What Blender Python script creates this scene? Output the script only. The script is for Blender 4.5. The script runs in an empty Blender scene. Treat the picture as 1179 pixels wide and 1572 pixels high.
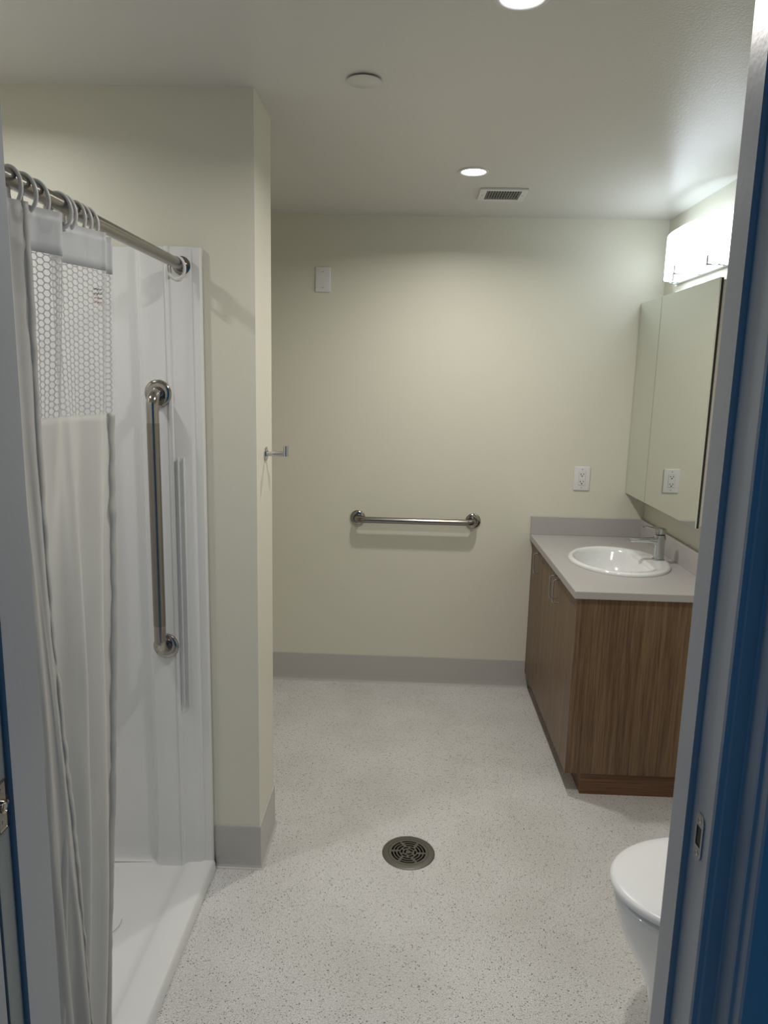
import bpy, bmesh, math, random
from mathutils import Vector, Matrix, noise
random.seed(7)
C = bpy.context.scene.collection
PI = math.pi

# ------------------------------------------------------------------ camera
F_PX = 1109.76
fw = Vector((-0.03069711, 0.9834007, -0.1788313))
rt = Vector((0.99910707, 0.03538546, 0.02308538))
up = Vector((-0.02903021, 0.17796296, 0.98360888))
cd = bpy.data.cameras.new('camera'); cam = bpy.data.objects.new('camera', cd); C.objects.link(cam)
cam.matrix_world = Matrix(((rt.x, up.x, -fw.x, 0), (rt.y, up.y, -fw.y, 0), (rt.z, up.z, -fw.z, 1.6328), (0, 0, 0, 1)))
cd.sensor_fit = 'VERTICAL'; cd.sensor_height = 24; cd.lens = 24 * F_PX / 1572; cd.clip_start = .02
bpy.context.scene.camera = cam
# ------------------------------------------------------------------ world (blue dusk light reaching the hall) and exposure
W = bpy.data.worlds.new('world'); bpy.context.scene.world = W; W.use_nodes = True
W.node_tree.nodes['Background'].inputs[0].default_value = (.014, .11, .26, 1)
W.node_tree.nodes['Background'].inputs[1].default_value = .62
vs = bpy.context.scene.view_settings
vs.view_transform = 'Standard'; vs.look = 'None'; vs.gamma = 1; vs.use_curve_mapping = False; vs.exposure = 0.0
DOWNLIGHT_W = 9.0; SHOWER_W = 4.2; VANITY_E = 3.9; LENS_E = 6.0

# ------------------------------------------------------------------ room numbers
ZC = 2.43; YB = 3.747; XR = 1.237; XL = -1.60; YF = .95; YO = .84
XP = -.46; YP1 = 2.18; YP2 = 2.427; XK = -.614

# ------------------------------------------------------------------ helpers
def obj(name, bm, m, parent=None, smooth=False, auto=None):
    me = bpy.data.meshes.new(name); bm.normal_update(); bm.to_mesh(me); bm.free()
    if m: me.materials.append(m)
    if smooth or auto is not None:
        me.polygons.foreach_set('use_smooth', [True] * len(me.polygons))
    if auto is not None:
        me.set_sharp_from_angle(angle=math.radians(auto))
    o = bpy.data.objects.new(name, me); C.objects.link(o)
    if parent is not None:
        o.parent = parent
        o.matrix_parent_inverse = Matrix.Translation(-parent.location) if parent.type == 'EMPTY' else Matrix()
    return o
def tag(o, label=None, cat=None, group=None, kind=None):
    if label: o['label'] = label
    if cat: o['category'] = cat
    if group: o['group'] = group
    if kind: o['kind'] = kind
    return o
def thing(name, label, cat, loc, group=None):
    o = bpy.data.objects.new(name, None); o.empty_display_size = .05
    C.objects.link(o); o.location = loc
    return tag(o, label, cat, group)
def copy_tree(o, parent=None):
    c = o.copy(); C.objects.link(c)
    if parent is not None: c.parent = parent
    for ch in list(o.children): copy_tree(ch, c)
    return c
def add_box(bm, x0, x1, y0, y1, z0, z1, bev=0, seg=2):
    t = bmesh.new()
    vs_ = [t.verts.new((x, y, z)) for x in (x0, x1) for y in (y0, y1) for z in (z0, z1)]
    for f in ((0, 1, 3, 2), (4, 6, 7, 5), (0, 4, 5, 1), (2, 3, 7, 6), (0, 2, 6, 4), (1, 5, 7, 3)):
        t.faces.new([vs_[i] for i in f])
    if bev: bmesh.ops.bevel(t, geom=t.edges[:], offset=bev, segments=seg, profile=.6, affect='EDGES')
    bmesh.ops.recalc_face_normals(t, faces=t.faces[:])
    merge(bm, t)
def merge(bm, t, M=None):
    mp = {}
    for v in t.verts: mp[v] = bm.verts.new(M @ v.co if M else v.co)
    for f in t.faces:
        try: bm.faces.new([mp[v] for v in f.verts])
        except ValueError: pass
    t.free()
def box(x0, x1, y0, y1, z0, z1, bev=0, seg=2):
    bm = bmesh.new(); add_box(bm, x0, x1, y0, y1, z0, z1, bev, seg); return bm
def add_loft(bm, rings, cap0=True, cap1=True, closed=True):
    vr = [[bm.verts.new(p) for p in r] for r in rings]
    n = len(vr[0])
    for a, b in zip(vr, vr[1:]):
        for i in range(n if closed else n - 1):
            j = (i + 1) % n
            bm.faces.new((a[i], a[j], b[j], b[i]))
    if cap0: bm.faces.new(vr[0][::-1])
    if cap1: bm.faces.new(vr[-1])
    return vr
def loft(rings, cap0=True, cap1=True, closed=True):
    bm = bmesh.new(); add_loft(bm, rings, cap0, cap1, closed)
    bmesh.ops.recalc_face_normals(bm, faces=bm.faces[:]); return bm
def add_tube(bm, path, r, n=14, closed=False, caps=True):
    path = [Vector(p) for p in path]; N = len(path); rings = []; nrm = None
    for i, p in enumerate(path):
        if closed: t = path[(i + 1) % N] - path[i - 1]
        else: t = path[min(i + 1, N - 1)] - path[max(i - 1, 0)]
        t.normalize()
        if nrm is None:
            nrm = t.orthogonal().normalized()
        nrm = (nrm - t * nrm.dot(t)).normalized(); b = t.cross(nrm)
        rr = r[i] if isinstance(r, (list, tuple)) else r
        rings.append([p + rr * (math.cos(a) * nrm + math.sin(a) * b) for a in [2 * PI * k / n for k in range(n)]])
    t_ = bmesh.new()
    if closed: rings.append(rings[0])
    add_loft(t_, rings, caps and not closed, caps and not closed)
    if closed: bmesh.ops.remove_doubles(t_, verts=t_.verts[:], dist=1e-6)
    bmesh.ops.recalc_face_normals(t_, faces=t_.faces[:]); merge(bm, t_)
def tube(path, r, n=14, closed=False):
    bm = bmesh.new(); add_tube(bm, path, r, n, closed); return bm
def lathe(profile, M=None, n=40, bm=None):
    """profile: (radius, height) pairs, spun about z, then moved by M"""
    own = bm is None
    t = bmesh.new(); rings = []
    for r, h in profile:
        if r < 1e-6: rings.append([t.verts.new((0, 0, h))])
        else: rings.append([t.verts.new((r * math.cos(2 * PI * k / n), r * math.sin(2 * PI * k / n), h)) for k in range(n)])
    for a, b in zip(rings, rings[1:]):
        for k in range(n):
            j = (k + 1) % n
            if len(a) == 1 and len(b) == 1: continue
            if len(a) == 1: t.faces.new((a[0], b[j], b[k]))
            elif len(b) == 1: t.faces.new((a[k], a[j], b[0]))
            else: t.faces.new((a[k], a[j], b[j], b[k]))
    bmesh.ops.recalc_face_normals(t, faces=t.faces[:])
    if own: bm = bmesh.new()
    merge(bm, t, M); return bm
def prism(pts, z0, z1):
    return loft([[(x, y, z0) for x, y in pts], [(x, y, z1) for x, y in pts]])
def bend(a, c, b, r, n=8):
    """path a -> rounded corner at c -> b"""
    a, b, c = Vector(a), Vector(b), Vector(c); u = (a - c).normalized(); v = (b - c).normalized()
    p0 = c + u * r; p1 = c + v * r; out = []
    for i in range(n + 1):
        t = i / n; ang = t * PI / 2
        out.append(c + u * r * (1 - math.sin(ang)) + v * r * (1 - math.cos(ang)))
    return out
RX = lambda a: Matrix.Rotation(a, 4, 'X')
RY = lambda a: Matrix.Rotation(a, 4, 'Y')
RZ = lambda a: Matrix.Rotation(a, 4, 'Z')
TR = lambda *p: Matrix.Translation(Vector(p))
def lerp_tab(tab, x):
    if x <= tab[0][0]: return tab[0][1]
    for (a, u), (b, v) in zip(tab, tab[1:]):
        if x <= b: return u + (v - u) * (x - a) / (b - a)
    return tab[-1][1]

# ------------------------------------------------------------------ materials
def mat(name, col, rough=.5, metal=0, spec=.5, coat=0, bump=None, grain=None, trans=None):
    m = bpy.data.materials.new(name); m.use_nodes = True
    nt = m.node_tree; p = nt.nodes['Principled BSDF']
    p.inputs['Base Color'].default_value = (*col, 1); p.inputs['Roughness'].default_value = rough
    p.inputs['Metallic'].default_value = metal; p.inputs['Specular IOR Level'].default_value = spec
    p.inputs['Coat Weight'].default_value = coat; p.inputs['Coat Roughness'].default_value = .08
    tc = nt.nodes.new('ShaderNodeTexCoord')
    nz = nt.nodes.new('ShaderNodeTexNoise'); nt.links.new(tc.outputs['Object'], nz.inputs['Vector'])
    sc, st = (bump or (60, .02)); nz.inputs['Scale'].default_value = sc; nz.inputs['Detail'].default_value = 4
    bp = nt.nodes.new('ShaderNodeBump'); bp.inputs['Strength'].default_value = st; bp.inputs['Distance'].default_value = .01
    nt.links.new(nz.outputs['Fac'], bp.inputs['Height']); nt.links.new(bp.outputs[0], p.inputs['Normal'])
    g = grain if grain is not None else .04
    mx = nt.nodes.new('ShaderNodeMixRGB'); mx.inputs['Color1'].default_value = (*[c * (1 - g) for c in col], 1)
    mx.inputs['Color2'].default_value = (*[min(1, c * (1 + g)) for c in col], 1)
    n2 = nt.nodes.new('ShaderNodeTexNoise'); n2.inputs['Scale'].default_value = 2.5; nt.links.new(tc.outputs['Object'], n2.inputs['Vector'])
    nt.links.new(n2.outputs['Fac'], mx.inputs['Fac']); nt.links.new(mx.outputs[0], p.inputs['Base Color'])
    return m
def brushed(name, col, rough, axis_scale):
    m = mat(name, col, rough, metal=1, bump=(4, 0)); nt = m.node_tree; p = nt.nodes['Principled BSDF']
    tc = nt.nodes['Texture Coordinate']; mp = nt.nodes.new('ShaderNodeMapping'); mp.inputs['Scale'].default_value = axis_scale
    nz = nt.nodes.new('ShaderNodeTexNoise'); nz.inputs['Scale'].default_value = 12
    nt.links.new(tc.outputs['Object'], mp.inputs[0]); nt.links.new(mp.outputs[0], nz.inputs['Vector'])
    mr = nt.nodes.new('ShaderNodeMapRange'); mr.inputs['To Min'].default_value = rough * .8; mr.inputs['To Max'].default_value = rough * 1.25
    nt.links.new(nz.outputs['Fac'], mr.inputs['Value']); nt.links.new(mr.outputs[0], p.inputs['Roughness'])
    return m
def emit(name, col, e):
    m = bpy.data.materials.new(name); m.use_nodes = True; nt = m.node_tree
    p = nt.nodes['Principled BSDF']; p.inputs['Base Color'].default_value = (*col, 1)
    p.inputs['Emission Color'].default_value = (*col, 1); p.inputs['Emission Strength'].default_value = e
    return m
M_wall = mat('cream_wall_paint', (.752, .733, .618), .42, bump=(220, .05), grain=.015, spec=.4)
M_ceil = mat('ceiling_paint', (.70, .69, .655), .30, bump=(160, .10), grain=.01, spec=.45)
M_trim = mat('grey_trim_paint', (.40, .41, .42), .35, bump=(90, .03), grain=.02)
M_base = mat('grey_vinyl_base', (.52, .50, .475), .35, bump=(50, .02), grain=.02)
M_shower = mat('white_fibreglass', (.80, .80, .79), .16, coat=.6, bump=(14, .02), grain=.01)
M_steel = mat('brushed_steel', (.30, .28, .255), .24, metal=1, grain=.03, bump=(5, 0))
M_polish = mat('polished_steel', (.42, .39, .36), .12, metal=1, grain=.03)
M_chrome = mat('chrome', (.55, .56, .57), .06, metal=1, grain=.01)
M_drain = mat('nickel_bronze', (.17, .16, .14), .42, metal=.7, bump=(60, .12), grain=.15)
M_dark = mat('dark_void', (.012, .012, .012), .7)
M_porc = mat('vitreous_china', (.82, .83, .83), .10, coat=.7, grain=.005, bump=(5, .005))
M_seat = mat('white_seat_plastic', (.84, .85, .87), .28, grain=.01)
M_counter = mat('grey_laminate', (.46, .44, .43), .35, bump=(300, .03), grain=.03)
M_plate = mat('white_plastic', (.80, .79, .78), .3, grain=.01)
M_ring = mat('white_ring_plastic', (.74, .73, .70), .3, grain=.02)
M_slot = mat('black_slot', (.02, .02, .02), .6)
M_mirror = mat('mirror_glass', (.80, .83, .79), .012, metal=1, grain=0, bump=(3, 0))
M_cab = mat('white_cabinet_body', (.62, .60, .56), .4)
M_grille = mat('grey_grille', (.42, .41, .39), .45)
M_door = mat('grey_door_paint', (.26, .285, .27), .4, bump=(70, .03), grain=.03)
M_lens = emit("downlight_lens", (.95, .98, 1), LENS_E)
M_shade = emit('opal_glass_shade', (.83, .92, 1), VANITY_E)
M_strike = mat('dull_grey_metal', (.36, .37, .37), .38, metal=.6)
M_hair = mat('hair', (.25, .2, .15), .6)

def floor_mat():
    m = bpy.data.materials.new('speckled_sheet_vinyl'); m.use_nodes = True; nt = m.node_tree; L = nt.links.new
    p = nt.nodes['Principled BSDF']; p.inputs['Roughness'].default_value = .38
    tc = nt.nodes.new('ShaderNodeTexCoord'); out = tc.outputs['Object']
    base = nt.nodes.new('ShaderNodeTexNoise'); base.inputs['Scale'].default_value = 260; base.inputs['Detail'].default_value = 2; L(out, base.inputs['Vector'])
    cl = nt.nodes.new('ShaderNodeTexNoise'); cl.inputs['Scale'].default_value = 3.2; cl.inputs['Detail'].default_value = 5; L(out, cl.inputs['Vector'])
    r0 = nt.nodes.new('ShaderNodeValToRGB'); L(base.outputs['Fac'], r0.inputs[0])
    r0.color_ramp.elements[0].position = .35; r0.color_ramp.elements[0].color = (.55, .54, .53, 1)
    r0.color_ramp.elements[1].position = .62; r0.color_ramp.elements[1].color = (.79, .78, .765, 1)
    r1 = nt.nodes.new('ShaderNodeValToRGB'); L(cl.outputs['Fac'], r1.inputs[0])
    r1.color_ramp.elements[0].position = .35; r1.color_ramp.elements[0].color = (.90, .895, .88, 1)
    r1.color_ramp.elements[1].position = .6; r1.color_ramp.elements[1].color = (1, 1, 1, 1)
    mm = nt.nodes.new('ShaderNodeMixRGB'); mm.blend_type = 'MULTIPLY'; mm.inputs[0].default_value = 1
    L(r0.outputs[0], mm.inputs[1]); L(r1.outputs[0], mm.inputs[2]); cur = mm.outputs[0]
    for sc, thr, prob, dark in ((190, .34, .16, .10), (110, .24, .10, .05), (330, .36, .25, .28)):
        v = nt.nodes.new('ShaderNodeTexVoronoi'); v.inputs['Scale'].default_value = sc; L(out, v.inputs['Vector'])
        a = nt.nodes.new('ShaderNodeMath'); a.operation = 'LESS_THAN'; a.inputs[1].default_value = thr; L(v.outputs['Distance'], a.inputs[0])
        s = nt.nodes.new('ShaderNodeSeparateColor'); L(v.outputs['Color'], s.inputs[0])
        b = nt.nodes.new('ShaderNodeMath'); b.operation = 'LESS_THAN'; b.inputs[1].default_value = prob; L(s.outputs[0], b.inputs[0])
        c = nt.nodes.new('ShaderNodeMath'); c.operation = 'MULTIPLY'; L(a.outputs[0], c.inputs[0]); L(b.outputs[0], c.inputs[1])
        d = nt.nodes.new('ShaderNodeMath'); d.operation = 'MULTIPLY'; d.inputs[1].default_value = .85; L(c.outputs[0], d.inputs[0])
        x = nt.nodes.new('ShaderNodeMixRGB'); L(d.outputs[0], x.inputs[0]); L(cur, x.inputs[1]); x.inputs[2].default_value = (dark, dark * .95, dark * .85, 1)
        cur = x.outputs[0]
    L(cur, p.inputs['Base Color'])
    bp = nt.nodes.new('ShaderNodeBump'); bp.inputs['Strength'].default_value = .06; bp.inputs['Distance'].default_value = .004
    L(base.outputs['Fac'], bp.inputs['Height']); L(bp.outputs[0], p.inputs['Normal'])
    return m
def wood_mat(name, dark, light, axis='Z'):
    m = bpy.data.materials.new(name); m.use_nodes = True; nt = m.node_tree; L = nt.links.new
    p = nt.nodes['Principled BSDF']; p.inputs['Roughness'].default_value = .42; p.inputs['Specular IOR Level'].default_value = .4
    tc = nt.nodes.new('ShaderNodeTexCoord'); mp = nt.nodes.new('ShaderNodeMapping')
    mp.inputs['Scale'].default_value = (1, 1, .018) if axis == 'Z' else (.02, .02, 1)
    L(tc.outputs['Object'], mp.inputs[0])
    n1 = nt.nodes.new('ShaderNodeTexNoise'); n1.inputs['Scale'].default_value = 230; n1.inputs['Detail'].default_value = 5; n1.inputs['Roughness'].default_value = .7; L(mp.outputs[0], n1.inputs['Vector'])
    n2 = nt.nodes.new('ShaderNodeTexNoise'); n2.inputs['Scale'].default_value = 26; n2.inputs['Detail'].default_value = 3; L(mp.outputs[0], n2.inputs['Vector'])
    ad = nt.nodes.new('ShaderNodeMath'); ad.operation = 'MULTIPLY_ADD'; ad.inputs[1].default_value = .28; L(n2.outputs['Fac'], ad.inputs[0])
    h = nt.nodes.new('ShaderNodeMath'); h.operation = 'MULTIPLY'; h.inputs[1].default_value = .78; L(n1.outputs['Fac'], h.inputs[0]); L(h.outputs[0], ad.inputs[2])
    r = nt.nodes.new('ShaderNodeValToRGB'); L(ad.outputs[0], r.inputs[0])
    r.color_ramp.elements[0].position = .42; r.color_ramp.elements[0].color = (*dark, 1)
    r.color_ramp.elements[1].position = .62; r.color_ramp.elements[1].color = (*light, 1)
    L(r.outputs[0], p.inputs['Base Color'])
    bp = nt.nodes.new('ShaderNodeBump'); bp.inputs['Strength'].default_value = .05; bp.inputs['Distance'].default_value = .003
    L(n1.outputs['Fac'], bp.inputs['Height']); L(bp.outputs[0], p.inputs['Normal'])
    return m
def fabric_mat(name, col, alpha, tr):
    m = bpy.data.materials.new(name); m.use_nodes = True; nt = m.node_tree; L = nt.links.new
    o = nt.nodes['Material Output']; nt.nodes.remove(nt.nodes['Principled BSDF'])
    d = nt.nodes.new('ShaderNodeBsdfPrincipled'); d.inputs['Roughness'].default_value = .45
    tc = nt.nodes.new('ShaderNodeTexCoord'); nz = nt.nodes.new('ShaderNodeTexNoise'); nz.inputs['Scale'].default_value = 14; nz.inputs['Detail'].default_value = 3
    mp = nt.nodes.new('ShaderNodeMapping'); mp.inputs['Scale'].default_value = (1, 1, .6); L(tc.outputs['Object'], mp.inputs[0]); L(mp.outputs[0], nz.inputs['Vector'])
    bp = nt.nodes.new('ShaderNodeBump'); bp.inputs['Strength'].default_value = .25; bp.inputs['Distance'].default_value = .01; L(nz.outputs['Fac'], bp.inputs['Height'])
    rr = nt.nodes.new('ShaderNodeMixRGB'); rr.inputs[1].default_value = (*[c * .94 for c in col], 1); rr.inputs[2].default_value = (*col, 1); L(nz.outputs['Fac'], rr.inputs[0])
    L(rr.outputs[0], d.inputs['Base Color']); L(bp.outputs[0], d.inputs['Normal'])
    t = nt.nodes.new('ShaderNodeBsdfTranslucent'); L(rr.outputs[0], t.inputs[0])
    a = nt.nodes.new('ShaderNodeMixShader'); a.inputs[0].default_value = tr; L(d.outputs[0], a.inputs[1]); L(t.outputs[0], a.inputs[2])
    x = nt.nodes.new('ShaderNodeBsdfTransparent'); b = nt.nodes.new('ShaderNodeMixShader'); b.inputs[0].default_value = alpha
    L(a.outputs[0], b.inputs[1]); L(x.outputs[0], b.inputs[2]); L(b.outputs[0], o.inputs[0])
    return m
M_floor = floor_mat()
M_oak = wood_mat('teak_laminate', (.095, .052, .026), (.225, .140, .078))
M_oakdoor = wood_mat('teak_laminate_door', (.12, .07, .038), (.235, .148, .088))
M_kick = wood_mat('teak_laminate_flat_grain', (.10, .045, .02), (.19, .10, .05), 'X')
M_fab = fabric_mat('sheer_white_fabric', (.84, .83, .80), .16, .45)
M_band = fabric_mat('white_header_band', (.80, .81, .82), .04, .30)
M_hem = fabric_mat('doubled_white_hem', (.70, .69, .65), .0, .25)
M_film = fabric_mat('clear_crinkled_film', (.86, .86, .86), .62, .4)
M_net = fabric_mat('white_vinyl_net', (.82, .81, .80), .10, .35)

# ------------------------------------------------------------------ setting
def struct(name, bm, m, parent=None, label=None):
    o = obj(name, bm, m, parent)
    if parent is None: o['kind'] = 'structure'
    if label: o['label'] = label
    return o
DX, DY, DR = .0425, 2.292, .0925
def floor_bm():
    bm = bmesh.new(); n = 64; s = .16; a = []; b = []; w = []
    for k in range(n):
        t = 2 * PI * k / n; c, d = math.cos(t), math.sin(t); q = s / max(abs(c), abs(d))
        a.append(bm.verts.new((DX + .083 * c, DY + .083 * d, 0))); b.append(bm.verts.new((DX + q * c, DY + q * d, 0)))
        w.append(bm.verts.new((DX + .083 * c, DY + .083 * d, -.03)))
    for k in range(n):
        j = (k + 1) % n
        bm.faces.new((a[k], a[j], b[j], b[k])); bm.faces.new((w[k], w[j], a[j], a[k]))
    x0, x1, y0, y1 = -1.75, 1.35, -1.2, YB + .1
    for X0, X1, Y0, Y1 in ((x0, x1, y0, DY - s), (x0, x1, DY + s, y1), (x0, DX - s, DY - s, DY + s), (DX + s, x1, DY - s, DY + s)):
        bm.faces.new([bm.verts.new(p) for p in ((X0, Y0, 0), (X1, Y0, 0), (X1, Y1, 0), (X0, Y1, 0))])
    bmesh.ops.recalc_face_normals(bm, faces=bm.faces[:])
    return bm
struct('floor', floor_bm(), M_floor)
struct('ceiling', box(-1.75, 1.35, YO + .001, YB + .1, ZC, ZC + .12), M_ceil)
struct('wall_back', box(-1.75, 1.35, YB, YB + .1, 0, ZC), M_wall)
struct('wall_right', box(XR, XR + .1, YF, YB, 0, ZC), M_wall)
struct('wall_left', box(XL - .1, XL, YF, YB, 0, ZC), M_wall)
struct('wall_shower', box(XL, XP, YP1, YP2, 0, ZC), M_wall, label='cream painted stub wall between shower and rear of the room')
HD = 2.16
bm = bmesh.new()
add_box(bm, -2.6, -.575, YO, YF, 0, ZC + .3); add_box(bm, .455, 2.6, YO, YF, 0, ZC + .3); add_box(bm, -.575, .455, YO, YF, HD, ZC + .3)
struct('wall_front', bm, M_wall)
# coved vinyl baseboards: profile (offset from wall, height)
PB = [(0, .155), (.0035, .155), (.0045, .150), (.0045, .03), (.006, .012), (.009, .005), (.014, .0015), (.014, .0003), (0, .0003)]
def cove(path):
    """path: plan points, wall on the left-hand side normal = right of travel"""
    rings = []; P = [Vector((x, y)) for x, y in path]
    for i, p in enumerate(P):
        d0 = (P[i] - P[i - 1]).normalized() if i else None; d1 = (P[i + 1] - P[i]).normalized() if i < len(P) - 1 else None
        n0 = Vector((d0.y, -d0.x)) if d0 else None; n1 = Vector((d1.y, -d1.x)) if d1 else None
        if n0 is None: m = n1
        elif n1 is None: m = n0
        else: m = (n0 + n1) / (1 + n0.dot(n1))
        rings.append([(p.x + m.x * o, p.y + m.y * o, z) for o, z in PB])
    return loft(rings)
struct('baseboard_back', cove([(XL, YB), (.69, YB)]), M_base)
struct('baseboard_shower', cove([(XK + .006, YP1), (XP, YP1), (XP, YP2), (XL, YP2)]), M_base)
struct('baseboard_left', cove([(XL, YP2 + .03), (XL, YB - .03)]), M_base)
struct('baseboard_right', cove([(XR, 2.70), (XR, YF)]), M_base)

# ---- door frame.  Plan profiles (x, y), seen from the hall
right_jamb = [(.390, .950), (.390, .904), (.3985, .904), (.3985, .846), (.400, .842), (.4065, .842), (.4085, .839), (.425, .839), (.427, .837), (.427, .809),
              (.4285, .806), (.4325, .805), (.4335, .802), (.4335, .792), (.436, .789), (.560, .789), (.564, .792), (.564, .8395), (.455, .8395), (.455, .950)]
tr = struct('trim_1', prism(right_jamb, 0, HD - .04), M_trim, label='grey painted right door jamb with stepped casing')
left_jamb = [(-.515, .950), (-.515, .868), (-.5255, .868), (-.5255, .880), (-.575, .880), (-.575, .950)]
tl = struct('trim_2', prism(left_jamb, 0, HD - .04), M_trim, label='grey painted left split jamb of the pocket door')
left_case = [(-.523, .828), (-.523, .782), (-.63, .782), (-.63, .8395), (-.575, .8395), (-.575, .828)]
struct('trim_3', prism(left_case, 0, HD - .04), M_trim, label='grey near split jamb left of the door edge')
struct('trim_4', box(-.63, .564, .782, .95, HD - .04, HD + .05), M_trim, label='grey door head casing')
# casing on the bathroom side
struct('trim_5', box(.395, .47, .9502, .965, 0, HD - .04, .002), M_trim)
struct('trim_6', box(-.575, -.521, .9502, .957, 0, HD - .04, .002), M_trim)
# pocket door, slid into the left wall
dr = struct('door_1', box(-.74, -.5215, .832, .864, .01, HD - .05, .001), M_door, label='grey pocket door slid open into left wall')
lp = obj('latch_plate', box(-.5216, -.5195, .838, .860, 1.035, 1.105, .003, 3), M_steel, dr); lp['label'] = 'small steel latch plate'
obj('latch_bolt', lathe([(0, .004), (.0045, .004), (.006, .002), (.0075, .0045), (.009, .004), (.009, -.001), (0, -.001)], TR(-.5195, .849, 1.07) @ RY(PI / 2), 24), M_polish, lp, auto=40)
for z in (1.047, 1.093): obj('screw', lathe([(0, .0006), (.0035, .0004), (.004, -.0005), (0, -.0005)], TR(-.5195, .849, z) @ RY(PI / 2), 16), M_steel, lp, auto=40)
# strike plate on the right jamb
def strike():
    bm = bmesh.new(); yc, zc = .875, 1.052; hy, hz = .0115, .0315
    pts = []
    for sy, sz, a0 in ((1, 1, 0), (-1, 1, 90), (-1, -1, 180), (1, -1, 270)):
        for k in range(5):
            a = math.radians(a0 + 90 * k / 4); pts.append((yc + sy * (hy - .009) + .009 * math.cos(a), zc + sz * (hz - .009) + .009 * math.sin(a)))
    hole = [(yc + .008, zc + .014), (yc - .007, zc + .014), (yc - .007, zc - .014), (yc + .008, zc - .014)]
    q = []
    for y, z in pts:   # nearest point on the rectangular hole outline
        dy, dz = y - yc, z - zc; s = max(abs(dy) / .0078, abs(dz) / .014); q.append((yc + dy / s, zc + dz / s))
    for x in (.3968,):
        o = [bm.verts.new((x, *p)) for p in pts]; i = [bm.verts.new((x, *p)) for p in q]; ob = [bm.verts.new((.3984, *p)) for p in pts]
        n = len(o)
        for k in range(n):
            j = (k + 1) % n; bm.faces.new((o[k], o[j], i[j], i[k])); bm.faces.new((o[k], ob[k], ob[j], o[j]))
    bmesh.ops.recalc_face_normals(bm, faces=bm.faces[:]); return bm
sp = obj('strike_plate', strike(), M_strike, tr)
obj('latch_hole', box(.3978, .3983, .867, .883, 1.037, 1.067), M_slot, sp)
for z in (1.0285, 1.0755): obj('screw', lathe([(0, .0004), (.0034, .0008), (.0048, 0), (0, -.0005)], TR(.3966, .875, z) @ RY(-PI / 2), 16), M_polish, sp, auto=40)

# ------------------------------------------------------------------ shower
sh = thing('shower_stall', 'glossy white one-piece fibreglass shower stall with low threshold, left of the stub wall', 'shower stall', (-1.1, 1.6, 0))
def surround_plan():
    pr = [(-.614, 2.178), (-.614, 2.166), (-.618, 2.160), (-.640, 2.158), (-.648, 2.150), (-.664, 2.147), (-.700, 2.147), (-.704, 2.143), (-.712, 2.143), (-.716, 2.147),
          (-.785, 2.147), (-.793, 2.151), (-.803, 2.166), (-.813, 2.169), (-1.42, 2.169)]
    c = (-1.42 - .0, 2.169 - .10)
    for k in range(1, 9):
        a = PI / 2 + k * PI / 16; pr.append((c[0] + .10 * math.cos(a), c[1] + .10 * math.sin(a)))
    pr += [(-1.52, 1.20)]
    for k in range(1, 9):
        a = PI + k * PI / 16; pr.append((-1.42 + .10 * math.cos(a), 1.09 + .10 * math.sin(a)))
    pr += [(-.813, .99), (-.80, 1.0), (-.64, 1.0), (-.614, .985), (-.614, .96)]
    return pr
def surround():
    P = surround_plan(); cen = Vector((-1.07, 1.58)); rings = []
    prof = [(.050, .022), (.036, .024), (.022, .032), (.010, .046), (.003, .065), (0, .09), (0, 1.985), (-.003, 1.993), (-.012, 1.997), (-.02, 1.997)]
    for inset, z in prof:
        ring = []
        for i, (x, y) in enumerate(P):
            a = Vector(P[max(i - 1, 0)]); b = Vector(P[min(i + 1, len(P) - 1)]); d = (b - a).normalized(); nrm = Vector((-d.y, d.x))
            if i < 5 or i > len(P) - 4:            # fronts stay square to the wall
                nrm = Vector((0, -1 if i < 5 else 1))
            inset_ = inset * (.25 if (i < 14 or i > len(P) - 6) and z < .09 else 1)
            if z > 1.99: q = Vector((x, y)) + Vector((0, 1 if y > 1.6 else -1)) * min(-inset_, .0015) if -1.45 < x else Vector((x, y)) - nrm * 0
            else: q = Vector((x, y)) + (nrm if nrm.dot(cen - Vector((x, y))) > 0 else -nrm) * inset_
            ring.append((q.x, q.y, z))
        rings.append(ring)
    return loft(rings, False, False, closed=False)
obj('surround', surround(), M_shower, sh, auto=35)
def pan():
    """threshold profile along y, then the floor of the pan"""
    bm = bmesh.new(); pr = [(-.606, .0005), (-.608, .024), (-.612, .033), (-.620, .037), (-.640, .038), (-.655, .0385), (-.672, .038), (-.690, .036), (-.702, .032), (-.712, .026), (-.730, .0235), (-.76, .0225), (-1.1, .016), (-1.52, .022)]
    rings = []
    for k in range(25):
        y = .985 + (2.163 - .985) * k / 24; rings.append([(x, y, z) for x, z in pr])
    add_loft(bm, rings, False, False, closed=False); bmesh.ops.recalc_face_normals(bm, faces=bm.faces[:])
    for f in bm.faces:
        if f.normal.z < -.01: f.normal_flip()
    return bm
obj('shower_pan', pan(), M_shower, sh, auto=40)
# channel strip on the end wall
cs = bmesh.new(); add_box(cs, -.690, -.670, 2.1435, 2.1468, .60, 1.392, .0005, 1)
add_box(cs, -.690, -.686, 2.137, 2.1440, .60, 1.392, .001); add_box(cs, -.674, -.670, 2.137, 2.1440, .60, 1.392, .001)
tag(obj('channel_strip', cs, M_shower, auto=40), 'slim white plastic channel strip stuck upright on shower end wall', 'trim strip')
tag(obj('hair_strand', tube([(-.826 + .012 * math.sin(t * 2.4), 1.83 + .06 * t, .0245 + .002 * t) for t in [k / 10 for k in range(11)]], .0006, 5), M_hair), 'fine dark loose hair lying on the shower floor', 'hair')

def wall_flange(M, parent, r=.040, m=M_polish):
    return obj('flange', lathe([(0, 0), (r, 0), (r + .0005, .003), (r - .001, .007), (r - .006, .010), (.020, .0125), (.019, .012), (0, .012)], M, 48), m, parent, auto=50)
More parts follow.
